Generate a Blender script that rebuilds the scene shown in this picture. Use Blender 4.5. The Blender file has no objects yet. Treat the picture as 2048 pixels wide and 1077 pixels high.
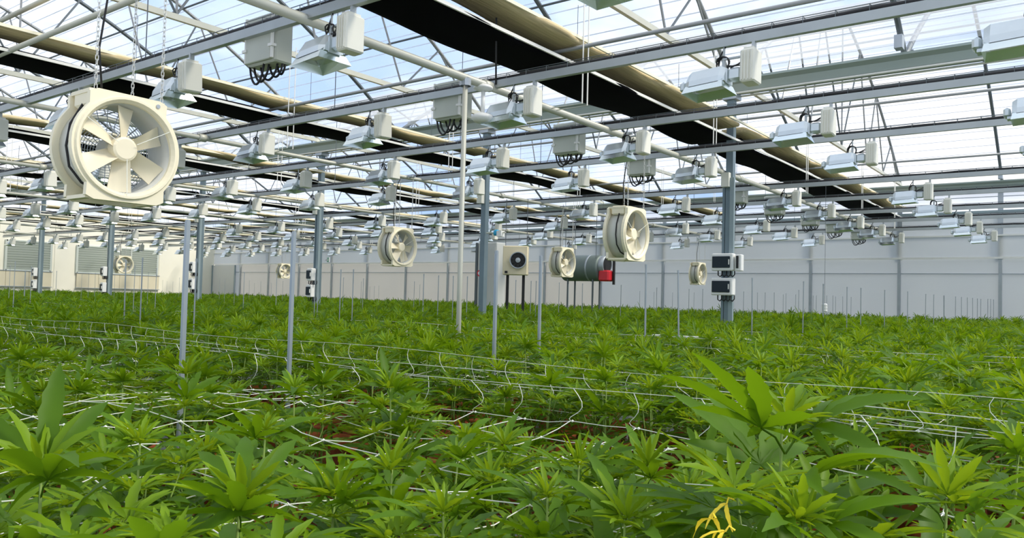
import bpy, math, random
import numpy as np
from mathutils import Matrix, Vector

# ------------------------------------------------------------------ camera, sky, sun, exposure
scene = bpy.context.scene
C = scene.collection
EYE = 1.6                                    # eye height over the floor; X = along the back aisle, Y = along the lamp rails
F_PX, YAW, PITCH, ROLL = 1566.187, 0.647962, 0.0358571, 0.0256881
def cam_basis():
    fw = np.array([math.cos(YAW), math.sin(YAW), 0.0]); rt = np.array([math.sin(YAW), -math.cos(YAW), 0.0]); up = np.array([0, 0, 1.0])
    f2 = fw*math.cos(PITCH) + up*math.sin(PITCH); u2 = up*math.cos(PITCH) - fw*math.sin(PITCH)
    return rt*math.cos(ROLL) + u2*math.sin(ROLL), u2*math.cos(ROLL) - rt*math.sin(ROLL), f2
CR, CU, CF = cam_basis()
cam_data = bpy.data.cameras.new('camera'); cam = bpy.data.objects.new('camera', cam_data); C.objects.link(cam)
cam_data.sensor_width = 36.0; cam_data.lens = 36.0*F_PX/2048.0; cam_data.clip_start = 0.05; cam_data.clip_end = 500
cam.matrix_world = Matrix(((CR[0], CU[0], -CF[0], 0), (CR[1], CU[1], -CF[1], 0), (CR[2], CU[2], -CF[2], EYE), (0, 0, 0, 1)))
scene.camera = cam
scene.view_settings.view_transform = 'Standard'; scene.view_settings.look = 'None'
scene.view_settings.gamma = 1.0; scene.view_settings.use_curve_mapping = False
scene.view_settings.exposure = 0.42

world = bpy.data.worlds.new('sky'); scene.world = world; world.use_nodes = True
wn, wl = world.node_tree.nodes, world.node_tree.links
wn.clear()
w_out = wn.new('ShaderNodeOutputWorld'); w_bg = wn.new('ShaderNodeBackground'); w_bg.inputs['Strength'].default_value = 1.0
w_tc = wn.new('ShaderNodeTexCoord'); w_map = wn.new('ShaderNodeMapping'); w_map.inputs['Scale'].default_value = (1.0, 1.0, 2.2)
w_no = wn.new('ShaderNodeTexNoise'); w_no.inputs['Scale'].default_value = 2.3; w_no.inputs['Detail'].default_value = 5; w_no.inputs['Roughness'].default_value = 0.55
w_cr = wn.new('ShaderNodeValToRGB')
w_cr.color_ramp.elements[0].position = 0.40; w_cr.color_ramp.elements[0].color = (0.20, 0.40, 0.78, 1)
w_cr.color_ramp.elements[1].position = 0.60; w_cr.color_ramp.elements[1].color = (1.0, 0.98, 0.95, 1)
wl.new(w_tc.outputs['Generated'], w_map.inputs['Vector']); wl.new(w_map.outputs['Vector'], w_no.inputs['Vector'])
wl.new(w_no.outputs['Fac'], w_cr.inputs['Fac']); wl.new(w_cr.outputs['Color'], w_bg.inputs['Color']); wl.new(w_bg.outputs['Background'], w_out.inputs['Surface'])

sun_data = bpy.data.lights.new('sun', 'SUN'); sun_data.energy = 4.2; sun_data.angle = math.radians(14); sun_data.color = (1.0, 0.93, 0.80)
sun = bpy.data.objects.new('sun', sun_data); C.objects.link(sun)
sun.rotation_euler = Vector((-0.35, 0.75, -0.85)).to_track_quat('-Z', 'Y').to_euler()

R = random.Random(7)
# ------------------------------------------------------------------ helpers
def ray(x, y):
    return CF + CR*((x - 1024)/F_PX) + CU*((538.5 - y)/F_PX)
def on_z(x, y, z):
    r = ray(x, y); return r*(z/r[2])
def on_u(x, y, u):
    r = ray(x, y); return r*(u/r[0])
def on_v(x, y, v):
    r = ray(x, y); return r*(v/r[1])
def project(p):                               # p relative to the eye
    d = float(np.dot(p, CF)); 
    return 1024 + F_PX*float(np.dot(p, CR))/d, 538.5 - F_PX*float(np.dot(p, CU))/d, d
def W(u, v, z): return (u, v, z + EYE)

class MB:
    def __init__(self): self.v = []; self.f = []
    def add(self, vs, fs):
        b = len(self.v); self.v += [tuple(p) for p in vs]; self.f += [tuple(i + b for i in q) for q in fs]; return self
    def box(self, c, s, m=None):
        x, y, z = s[0]/2, s[1]/2, s[2]/2
        vs = [(-x,-y,-z),(x,-y,-z),(x,y,-z),(-x,y,-z),(-x,-y,z),(x,-y,z),(x,y,z),(-x,y,z)]
        if m is not None: vs = [tuple(m @ Vector(p)) for p in vs]
        vs = [(p[0]+c[0], p[1]+c[1], p[2]+c[2]) for p in vs]
        return self.add(vs, [(0,3,2,1),(4,5,6,7),(0,1,5,4),(1,2,6,5),(2,3,7,6),(3,0,4,7)])
    def rbox(self, c, s, r):                  # box with bevelled vertical and horizontal edges
        x, y, z = s[0]/2, s[1]/2, s[2]/2
        vs = []
        for zz, k in ((-z, r), (-z + r, 0), (z - r, 0), (z, r)):
            for (a, b) in ((-x+k+r, -y+k), (x-k-r, -y+k), (x-k, -y+k+r), (x-k, y-k-r), (x-k-r, y-k), (-x+k+r, y-k), (-x+k, y-k-r), (-x+k, -y+k+r)):
                vs.append((a + c[0], b + c[1], zz + c[2]))
        fs = [tuple(range(7, -1, -1)), tuple(range(24, 32))]
        for l in range(3):
            for i in range(8): fs.append((l*8+i, l*8+(i+1) % 8, l*8+8+(i+1) % 8, l*8+8+i))
        return self.add(vs, fs)
    def tube(self, pts, r, n=6, cap=True, close=False):
        pts = [Vector(p) for p in pts]; N = len(pts); b = len(self.v); rs = r if isinstance(r, (list, tuple)) else [r]*N
        ref = None
        for i, p in enumerate(pts):
            if close: t = pts[(i+1) % N] - pts[(i-1) % N]
            else: t = pts[min(i+1, N-1)] - pts[max(i-1, 0)]
            t.normalize()
            if ref is None: ref = Vector((0, 0, 1)) if abs(t.z) < 0.9 else Vector((1, 0, 0))
            a = t.cross(ref); 
            if a.length < 1e-5: a = t.orthogonal()
            a.normalize(); ref = a.cross(t).normalized(); bb = ref
            for k in range(n):
                q = 2*math.pi*(k + 0.5)/n; w = p + (a*math.cos(q) + bb*math.sin(q))*rs[i]; self.v.append((w.x, w.y, w.z))
        for i in range(N if close else N-1):
            j = (i+1) % N
            for k in range(n): self.f.append((b+i*n+k, b+i*n+(k+1) % n, b+j*n+(k+1) % n, b+j*n+k))
        if cap and not close:
            self.f.append(tuple(b+k for k in range(n-1, -1, -1))); self.f.append(tuple(b+(N-1)*n+k for k in range(n)))
        return self
    def lathe(self, prof, n=24, axis='z', o=(0, 0, 0), close=False):
        b = len(self.v); M = len(prof)
        for r, h in prof:
            for k in range(n):
                q = 2*math.pi*k/n; x, y = r*math.cos(q), r*math.sin(q)
                p = (x, y, h) if axis == 'z' else ((x, h, y) if axis == 'y' else (h, x, y))
                self.v.append((p[0]+o[0], p[1]+o[1], p[2]+o[2]))
        for i in range(M if close else M-1):
            j = (i+1) % M
            for k in range(n): self.f.append((b+i*n+k, b+i*n+(k+1) % n, b+j*n+(k+1) % n, b+j*n+k))
        return self
    def prism(self, outline, h0, h1, axis='y', hole=None):   # outline (a,b) list swept h0..h1
        n = len(outline)
        def P(a, b, h): return (a, h, b) if axis == 'y' else ((h, a, b) if axis == 'x' else (a, b, h))
        vs = [P(a, b, h0) for a, b in outline] + [P(a, b, h1) for a, b in outline]
        fs = [(i, (i+1) % n, n+(i+1) % n, n+i) for i in range(n)]
        if hole is None: fs += [tuple(range(n-1, -1, -1)), tuple(range(n, 2*n))]
        else:
            vs += [P(a, b, h0) for a, b in hole] + [P(a, b, h1) for a, b in hole]
            for i in range(n):
                j = (i+1) % n
                fs += [(i, 2*n+i, 2*n+j, j), (n+i, n+j, 3*n+j, 3*n+i), (2*n+i, 3*n+i, 3*n+j, 2*n+j)]
        return self.add(vs, fs)
    def mesh(self, name, mat, smooth=False):
        me = bpy.data.meshes.new(name); me.from_pydata(self.v, [], self.f)
        if mat is not None: me.materials.append(mat)
        if smooth: me.polygons.foreach_set('use_smooth', [True]*len(me.polygons))
        me.update(); return me
    def build(self, name, mat, parent=None, smooth=False, loc=None):
        return place(name, self.mesh(name, mat, smooth), parent, loc)
def place(name, me, parent=None, loc=None, mat4=None):
    o = bpy.data.objects.new(name, me); C.objects.link(o)
    if parent is not None: o.parent = parent
    if loc is not None: o.location = loc
    if mat4 is not None: o.matrix_basis = mat4
    return o
def tag(o, label=None, cat=None, group=None, kind=None):
    if label: o['label'] = label
    if cat: o['category'] = cat
    if group: o['group'] = group
    if kind: o['kind'] = kind
    return o
def empty(name, loc=(0, 0, 0), rz=0.0):
    o = bpy.data.objects.new(name, None); C.objects.link(o); o.location = loc; o.rotation_euler = (0, 0, rz); o.empty_display_size = 0.1; return o
def copy_tree(root, loc=None, rz=None):
    r = root.copy(); C.objects.link(r)
    if loc is not None: r.location = loc
    if rz is not None: r.rotation_euler = (0, 0, rz)
    for ch in root.children:
        c = ch.copy(); C.objects.link(c); c.parent = r
        for g in ch.children:
            d = g.copy(); C.objects.link(d); d.parent = c
    return r
ORD = ['zeroth', 'first', 'second', 'third', 'fourth', 'fifth', 'sixth', 'seventh', 'eighth', 'ninth', 'tenth', 'eleventh', 'twelfth', 'thirteenth', 'fourteenth', 'fifteenth', 'sixteenth', 'seventeenth', 'eighteenth', 'nineteenth', 'twentieth']
def ordinal(n):
    if n < len(ORD): return ORD[n]
    return str(n) + ('th' if 10 <= n % 100 <= 20 else {1: 'st', 2: 'nd', 3: 'rd'}.get(n % 10, 'th'))

# ------------------------------------------------------------------ materials
def mat_new(name):
    m = bpy.data.materials.new(name); m.use_nodes = True; nt = m.node_tree; nt.nodes.clear()
    return m, nt.nodes, nt.links, nt.nodes.new('ShaderNodeOutputMaterial')
def pbr(name, col, rough=0.5, metal=0.0, var=0.0, scale=8.0, bump=0.0, stretch=(1, 1, 1), spec=0.5):
    m, n, l, out = mat_new(name); b = n.new('ShaderNodeBsdfPrincipled')
    b.inputs['Base Color'].default_value = (*col, 1); b.inputs['Roughness'].default_value = rough; b.inputs['Metallic'].default_value = metal
    b.inputs['Specular IOR Level'].default_value = spec
    if var or bump:
        tc = n.new('ShaderNodeTexCoord'); mp = n.new('ShaderNodeMapping'); mp.inputs['Scale'].default_value = stretch
        no = n.new('ShaderNodeTexNoise'); no.inputs['Scale'].default_value = scale; no.inputs['Detail'].default_value = 4
        l.new(tc.outputs['Object'], mp.inputs['Vector']); l.new(mp.outputs['Vector'], no.inputs['Vector'])
        if var:
            mx = n.new('ShaderNodeMix'); mx.data_type = 'RGBA'
            mx.inputs[6].default_value = (*[c*(1-var) for c in col], 1); mx.inputs[7].default_value = (*[min(1, c*(1+var)) for c in col], 1)
            l.new(no.outputs['Fac'], mx.inputs[0]); l.new(mx.outputs[2], b.inputs['Base Color'])
        if bump:
            bp = n.new('ShaderNodeBump'); bp.inputs['Strength'].default_value = bump; bp.inputs['Distance'].default_value = 0.02
            l.new(no.outputs['Fac'], bp.inputs['Height']); l.new(bp.outputs['Normal'], b.inputs['Normal'])
    l.new(b.outputs['BSDF'], out.inputs['Surface']); return m
def film(name, col, clear, trans, bump=0.0, scale=1.0, stretch=(1, 1, 1)):
    """plastic film: part clear, part light-scattering, part plain diffuse"""
    m, n, l, out = mat_new(name)
    t = n.new('ShaderNodeBsdfTransparent'); t.inputs['Color'].default_value = (0.97, 0.98, 1.0, 1)
    tr = n.new('ShaderNodeBsdfTranslucent'); tr.inputs['Color'].default_value = (*col, 1)
    d = n.new('ShaderNodeBsdfDiffuse'); d.inputs['Color'].default_value = (*col, 1)
    m1 = n.new('ShaderNodeMixShader'); m1.inputs[0].default_value = trans
    l.new(d.outputs[0], m1.inputs[1]); l.new(tr.outputs[0], m1.inputs[2])
    m2 = n.new('ShaderNodeMixShader'); m2.inputs[0].default_value = clear
    l.new(m1.outputs[0], m2.inputs[1]); l.new(t.outputs[0], m2.inputs[2]); l.new(m2.outputs[0], out.inputs['Surface'])
    tc = n.new('ShaderNodeTexCoord'); mp = n.new('ShaderNodeMapping'); mp.inputs['Scale'].default_value = stretch
    no = n.new('ShaderNodeTexNoise'); no.inputs['Scale'].default_value = scale; no.inputs['Detail'].default_value = 3
    l.new(tc.outputs['Object'], mp.inputs['Vector']); l.new(mp.outputs['Vector'], no.inputs['Vector'])
    if bump:
        bp = n.new('ShaderNodeBump'); bp.inputs['Strength'].default_value = bump; bp.inputs['Distance'].default_value = 0.05
        l.new(no.outputs['Fac'], bp.inputs['Height'])
        l.new(bp.outputs['Normal'], d.inputs['Normal']); l.new(bp.outputs['Normal'], tr.inputs['Normal'])
    if clear > 0:
        mr = n.new('ShaderNodeMapRange'); mr.inputs['From Min'].default_value = 0.35; mr.inputs['From Max'].default_value = 0.65
        mr.inputs['To Min'].default_value = max(0, clear-0.12); mr.inputs['To Max'].default_value = min(1, clear+0.12)
        l.new(no.outputs['Fac'], mr.inputs['Value']); l.new(mr.outputs[0], m2.inputs[0])
    return m
def leaf_mat(name, dark, light, trans_col, trans=0.35, rough=0.5):
    m, n, l, out = mat_new(name)
    oi = n.new('ShaderNodeObjectInfo'); tc = n.new('ShaderNodeTexCoord')
    no = n.new('ShaderNodeTexNoise'); no.inputs['Scale'].default_value = 14; no.inputs['Detail'].default_value = 2
    l.new(tc.outputs['Object'], no.inputs['Vector'])
    ad = n.new('ShaderNodeMath'); ad.operation = 'MULTIPLY_ADD'; ad.inputs[1].default_value = 0.6; 
    mu = n.new('ShaderNodeMath'); mu.operation = 'MULTIPLY'; mu.inputs[1].default_value = 0.5
    l.new(no.outputs['Fac'], mu.inputs[0]); l.new(oi.outputs['Random'], ad.inputs[0]); l.new(mu.outputs[0], ad.inputs[2])
    mx = n.new('ShaderNodeMix'); mx.data_type = 'RGBA'; mx.inputs[6].default_value = (*dark, 1); mx.inputs[7].default_value = (*light, 1)
    l.new(ad.outputs[0], mx.inputs[0])
    b = n.new('ShaderNodeBsdfPrincipled'); b.inputs['Roughness'].default_value = rough; b.inputs['Specular IOR Level'].default_value = 0.22
    l.new(mx.outputs[2], b.inputs['Base Color'])
    t = n.new('ShaderNodeBsdfTranslucent'); t.inputs['Color'].default_value = (*trans_col, 1)
    ms = n.new('ShaderNodeMixShader'); ms.inputs[0].default_value = trans
    l.new(b.outputs[0], ms.inputs[1]); l.new(t.outputs[0], ms.inputs[2]); l.new(ms.outputs[0], out.inputs['Surface']); return m

M = {}
M['galv'] = pbr('galvanised_steel', (0.42, 0.46, 0.49), 0.42, 0.55, 0.15, 6)
M['rail'] = pbr('rail_steel', (0.42, 0.45, 0.45), 0.40, 0.45, 0.12, 5)
M['column'] = pbr('column_steel', (0.17, 0.23, 0.26), 0.45, 0.35, 0.15, 4)
M['column_light'] = pbr('column_cover', (0.27, 0.34, 0.36), 0.5, 0.2, 0.1, 4)
M['gutter'] = pbr('gutter_sheet', (0.34, 0.40, 0.37), 0.5, 0.3, 0.15, 2, stretch=(1, .2, 1))
M['tube'] = pbr('roof_tube', (0.30, 0.31, 0.31), 0.45, 0.35, 0.1, 5)
M['dark_tube'] = pbr('roof_tube_dark', (0.12, 0.14, 0.15), 0.5, 0.3)
M['pipe'] = pbr('heating_pipe', (0.52, 0.52, 0.44), 0.45, 0.15, 0.12, 5)
M['cream'] = pbr('cream_plastic', (0.90, 0.82, 0.60), 0.42, 0.0, 0.05, 5)
M['cream_blade'] = pbr('cream_blade', (0.86, 0.78, 0.58), 0.45, 0.0, 0.04, 5)
M['drum'] = pbr('drum_grey_plastic', (0.62, 0.62, 0.56), 0.5)
M['lampbox'] = pbr('ballast_white', (0.74, 0.73, 0.64), 0.45, 0.0, 0.04, 9)
M['hood'] = pbr('hood_aluminium', (0.66, 0.72, 0.74), 0.32, 0.55, 0.08, 7)
M['mirror'] = pbr('reflector_aluminium', (0.70, 0.78, 0.78), 0.25, 0.85)
M['jbox'] = pbr('junction_grey', (0.50, 0.52, 0.45), 0.5, 0.0, 0.06, 6)
M['black'] = pbr('black_rubber', (0.012, 0.012, 0.013), 0.6)
M['blackout'] = pbr('blackout_cloth', (0.004, 0.004, 0.005), 0.95, spec=0.05)
M['beige'] = pbr('beige_screen_cloth', (0.56, 0.46, 0.27), 0.9, 0.0, 0.5, 3.0, 0.3, (0.6, 16, 16), spec=0.1)
M['whitepro'] = pbr('white_profile', (0.80, 0.79, 0.74), 0.45)
M['wallfilm'] = film('wall_film_grey', (0.54, 0.56, 0.55), 0.0, 0.30, 0.25, 1.2, (1, 0.6, 2.0))
M['suntintfilm'] = film('wall_film_sun_tint', (0.62, 0.58, 0.50), 0.0, 0.32, 0.2, 1.0)  # wall film with the sunlight's cream cast painted into its colour
M['ventfilm'] = film('vent_film', (0.85, 0.86, 0.87), 0.25, 0.7)
M['leftwall'] = pbr('cream_panel', (0.88, 0.84, 0.70), 0.6, 0.0, 0.04, 2)
M['doorleaf'] = pbr('door_sheet', (0.58, 0.59, 0.56), 0.5)
M['louver'] = pbr('louver_grey', (0.56, 0.60, 0.54), 0.55)
M['tan'] = pbr('tan_panel', (0.66, 0.60, 0.44), 0.6, 0.0, 0.06, 2)
M['roof'] = film('roof_film', (0.90, 0.92, 0.95), 0.64, 0.75, 0.0, 0.25)
M['rib'] = film('roof_rib', (0.62, 0.66, 0.72), 0.25, 0.6)
M['floor'] = pbr('ground_cover', (0.42, 0.42, 0.38), 0.85, 0.0, 0.3, 3, 0.2)
M['bench'] = pbr('bench_tray', (0.50, 0.51, 0.48), 0.6, 0.0, 0.2, 4)
M['pot'] = pbr('terracotta', (0.42, 0.10, 0.025), 0.7, 0.0, 0.25, 12)
M['soil'] = pbr('soil', (0.06, 0.035, 0.02), 0.95, 0.0, 0.5, 60, 0.6)
M['string'] = pbr('net_string', (0.82, 0.83, 0.74), 0.6)
M['stake'] = pbr('stake_steel', (0.34, 0.38, 0.40), 0.4, 0.5, 0.1, 10)
M['leaf'] = leaf_mat('leaf_green', (0.026, 0.076, 0.003), (0.110, 0.225, 0.006), (0.27, 0.46, 0.006), 0.31)
M['young'] = leaf_mat('leaf_young', (0.085, 0.175, 0.005), (0.22, 0.36, 0.012), (0.42, 0.56, 0.012), 0.34)
M['stem'] = pbr('stem_green', (0.20, 0.30, 0.05), 0.6)
M['yellow'] = pbr('yellow_leaf', (0.85, 0.62, 0.02), 0.6)
M['window'] = pbr('tinted_window', (0.012, 0.022, 0.03), 0.35, spec=0.25)
M['white'] = pbr('white_plastic', (0.80, 0.80, 0.77), 0.4)
M['heater'] = pbr('heater_grey_green', (0.16, 0.20, 0.18), 0.5, 0.3)
M['heater_tan'] = pbr('heater_box_cream', (0.80, 0.70, 0.48), 0.5)
M['red'] = pbr('red_paint', (0.65, 0.02, 0.03), 0.4)
M['green'] = pbr('sign_green', (0.01, 0.28, 0.12), 0.5)
M['blue'] = pbr('valve_blue', (0.02, 0.36, 0.62), 0.4)
M['chain'] = pbr('chain_zinc', (0.62, 0.62, 0.58), 0.4, 0.4)

# ------------------------------------------------------------------ setting
G0, G1, G2 = -1.0, 10.6, 22.2                # gutter lines; the last one stands on the back wall
V0, V1 = -6.0, 35.4                          # right end (open) and the left wall
BAY, VC = 4.45, 4.2                          # column bay and first column row
ROWS = list(range(0, 8))
tag(MB().box((8.2, 14.7, -0.05), (34, 46, 0.1)).build('floor', M['floor']), 'light grey ground cover under the benches', 'floor', kind='structure')

# back wall: film panels between posts, rails, a vent strip under the gutter
wb = tag(empty('wall_back', (G2, 14.7, 0)), 'pale grey film wall behind the crop, with posts and rails', 'wall', kind='structure')
pv = [2.0 + 2.225*k for k in range(-4, 16)]
edges = [V0] + [p for p in pv if V0 < p < V1 - 0.3] + [V1]
def wrinkled(y0, y1, z0, z1, x, nx=10, nz=6, amp=0.006, seed=0):
    rr = random.Random(seed); ph = [rr.uniform(0, 6.28) for _ in range(4)]; vs = []; fs = []
    for j in range(nz+1):
        for i in range(nx+1):
            a, b = i/nx, j/nz
            e = math.sin(math.pi*a)*math.sin(math.pi*b)
            vs.append((x + amp*e*(math.sin(9*a + 7*b + ph[0]) + 0.7*math.sin(21*a - 11*b + ph[1])), y0 + (y1-y0)*a, z0 + (z1-z0)*b))
    for j in range(nz):
        for i in range(nx): fs.append((j*(nx+1)+i, (j+1)*(nx+1)+i, (j+1)*(nx+1)+i+1, j*(nx+1)+i+1))
    return MB().add(vs, fs)
off = -14.7
for i in range(len(edges)-1):
    a, b = edges[i] + off, edges[i+1] + off
    sun_tint = edges[i] > 13.0 and edges[i] < 32.5  # left stretch of panels coloured as if sunlit
    wrinkled(a, b, -0.0, EYE+0.86, 0.0, seed=i, amp=0.025).build('film_panel', M['suntintfilm' if sun_tint else 'wallfilm'], wb, True)
    wrinkled(a, b, EYE+0.86, EYE+1.25, 0.0, seed=i+50, nz=3).build('film_panel', M['suntintfilm' if sun_tint else 'wallfilm'], wb, True)
    wrinkled(a, b, EYE+1.25, EYE+1.80, -0.06, seed=i+90, nz=3, amp=0.004).build('valance_panel', M['wallfilm'], wb, True)
    wrinkled(a, b, EYE+1.80, EYE+2.38, -0.02, seed=i+130, nz=3, amp=0.02).build('film_panel', M['wallfilm'], wb, True)
    wrinkled(a, b, EYE+2.38, EYE+2.95, 0.05, seed=i+170, nz=2, amp=0.004).build('vent_panel', M['ventfilm'], wb, True)
for p in edges[1:-1]:
    MB().box((-0.05, p + off, (EYE+1.25)/2), (0.06, 0.075, EYE+1.25)).build('wall_post', M['galv'], wb)
    MB().box((0.0, p + off, EYE+2.1), (0.06, 0.11, 1.75)).build('upper_post', M['galv'], wb)
L = V1 - V0; mid = (V0 + V1)/2 + off
MB().box((-0.075, mid, EYE+1.25), (0.04, L, 0.05)).build('wall_rail', M['whitepro'], wb)
MB().box((-0.03, mid, EYE+0.86), (0.03, L, 0.025)).build('wall_rail', M['galv'], wb)
MB().box((-0.075, mid, EYE+1.80), (0.04, L, 0.04)).build('wall_rail', M['whitepro'], wb)
MB().box((-0.03, mid, EYE+2.38), (0.06, L, 0.06)).build('wall_rail', M['column_light'], wb)
for zz in (2.55, 2.75): MB().box((0.0, mid, EYE+zz), (0.02, L, 0.02)).build('vent_bar', M['galv'], wb)
# narrow door leaf in the far corner of the back wall
dr = tag(empty('door_1', (G2-0.12, 34.4, 0)), 'grey sliding door in the far corner of the back wall', 'door', kind='structure')
MB().box((0, 0, (EYE+1.2)/2), (0.05, 1.9, EYE+1.2)).build('door_leaf', M['doorleaf'], dr)
MB().box((-0.03, -0.95, (EYE+1.2)/2), (0.05, 0.07, EYE+1.2)).build('door_frame', M['column_light'], dr)
MB().box((-0.03, 0.95, (EYE+1.2)/2), (0.05, 0.07, EYE+1.2)).build('door_frame', M['column_light'], dr)
MB().box((-0.05, -0.7, 1.1), (0.04, 0.04, 0.25)).build('door_handle', M['black'], dr)

# left wall: cream panels, two louvred vents, tan boards below them
wlft = tag(empty('wall_left', (10, V1, 0)), 'cream panel wall with grey louvred vents at the left end', 'wall', kind='structure')
xs = [-2.0, 1.2, 4.4, 7.6, 10.2, 12.6, 14.7, 17.0, 19.3, G2]
for i in range(len(xs)-1):
    a, b = xs[i]+0.01, xs[i+1]-0.01
    MB().box(((a+b)/2-10, 0.03, (EYE+3.0)/2), (b-a, 0.06, EYE+3.0)).build('wall_panel', M['leftwall'], wlft)
for nm, (a, b, z0, z1, ns) in enumerate(((12.85, 14.55, 0.58, 1.78, 12), (15.6, 19.2, 0.58, 1.74, 12), (9.6, 12.55, 0.58, 1.8, 12))):
    wd = tag(empty('window_%d' % (nm+1), ((a+b)/2, V1-0.03, EYE+z0)), ['narrow grey louvred vent at the left edge of the cream wall', 'wide grey louvred vent behind the distant round fan', 'louvred vent at the frame edge of the cream wall'][nm], 'vent', kind='structure')
    w = b-a; h = z1-z0
    for sx in (-1, 1): MB().box((sx*w/2, 0, h/2), (0.08, 0.07, h+0.06)).build('vent_frame', M['louver'], wd)
    for sz in (0, h): MB().box((0, 0, sz), (w, 0.07, 0.06)).build('vent_frame', M['louver'], wd)
    slat = MB().box((0, 0, 0), (w-0.08, 0.014, h/ns*1.08), Matrix.Rotation(math.radians(28), 3, 'X')).mesh('slat', M['louver'])
    for k in range(ns): place('slat', slat, wd, (0, -0.01, (k+0.5)*h/ns))
    if b - a > 2: MB().box((0.55, -0.02, h/2), (0.05, 0.05, h)).build('mullion', M['louver'], wd)
for nm, (a, b) in enumerate(((12.0, 14.6), (15.6, 19.3))):
    bd = tag(empty('trim_%d' % (nm+1), ((a+b)/2, V1-0.03, EYE-0.07)), ['short tan board panel below the narrow louvred vent', 'long tan board panel below the wide louvred vent'][nm], 'panel', kind='structure')
    nb = 3 if nm == 0 else 4; w = (b-a)/nb
    for k in range(nb): MB().box((-(b-a)/2+(k+0.5)*w, -0.02, 0.31), (w-0.012, 0.04, 0.62)).build('board', M['tan'], bd)
    MB().box((0, -0.03, 0.63), (b-a+0.05, 0.06, 0.03)).build('top_strip', M['galv'], bd)
    MB().box((0, -0.03, -0.01), (b-a+0.05, 0.06, 0.03)).build('bottom_strip', M['galv'], bd)

# roof: arched film spans with purlins and glazing ribs
def roof_z(du): return 3.12 + 0.72*du - 0.0415*du*du         # height over the eye, du from the nearest gutter
SLOPES = [(G0, 1), (G1, -1), (G1, 1), (G2, -1)]
HALF = (G1 - G0)/2
rf = tag(empty('roof', (0, 0, EYE)), 'arched greenhouse roof of milky film over steel tubes', 'roof', kind='structure')
for (g, s) in SLOPES:
    prof = [(g + s*(0.12 + (HALF-0.12)*i/12), roof_z(0.12 + (HALF-0.12)*i/12)) for i in range(13)]
    vb = [V0] + [VC + BAY*k for k in range(-2, 7)] + [V1]
    vb = sorted(v for v in vb if V0 <= v <= V1)
    for a, b in zip(vb[:-1], vb[1:]):
        m = MB(); m.add([(u, v, z+0.06) for u, z in prof for v in (a, b)], [(2*i, 2*i+1, 2*i+3, 2*i+2) for i in range(12)]); m.build('film_panel', M['roof'], rf)
    ribm = MB().box((0, (V0+V1)/2, 0), (0.014, V1-V0, 0.006)).mesh('glazing_rib', M['rib'])
    nr = 26
    for i in range(nr):
        du = 0.35 + (HALF-0.5)*i/(nr-1); sl = s*(0.72 - 0.083*du)
        place('glazing_rib', ribm, rf, mat4=Matrix.Translation((g + s*du, 0, roof_z(du)+0.05)) @ Matrix.Rotation(-math.atan(sl), 4, 'Y'))
    pm = MB().tube([(0, V0, 0), (0, V1, 0)], 0.018, 6).mesh('purlin', M['dark_tube'])
    for du in (1.6, 3.2, 4.7): place('purlin', pm, rf, (g + s*du, 0, roof_z(du)))
for g in (G0 + HALF, G1 + HALF): MB().box((g, (V0+V1)/2, roof_z(HALF)+0.03), (0.12, V1-V0, 0.06)).build('ridge_beam', M['tube'], rf)

for nm, g in enumerate((G1, G2)):
    gt = tag(empty('gutter_beam', (g, (V0+V1)/2, EYE+2.95)), ['long grey roof gutter crossing above the near column row', 'grey roof gutter on top of the back wall'][nm], 'gutter', kind='structure')
    out = [(-0.20, 0.17), (-0.20, 0.14), (-0.13, 0.10), (-0.10, 0.0), (0.10, 0.0), (0.13, 0.10), (0.20, 0.14), (0.20, 0.17), (0.185, 0.17), (0.18, 0.15), (0.115, 0.11), (0.085, 0.015), (-0.085, 0.015), (-0.115, 0.11), (-0.18, 0.15), (-0.185, 0.17)]
    MB().prism(out, -L/2, L/2, 'y').build('trough', M['gutter'], gt)
    for s in (-1, 1): MB().tube([(s*0.105, -L/2, -0.02), (s*0.105, L/2, -0.02)], 0.015, 6).build('drip_channel', M['whitepro'], gt)

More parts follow.
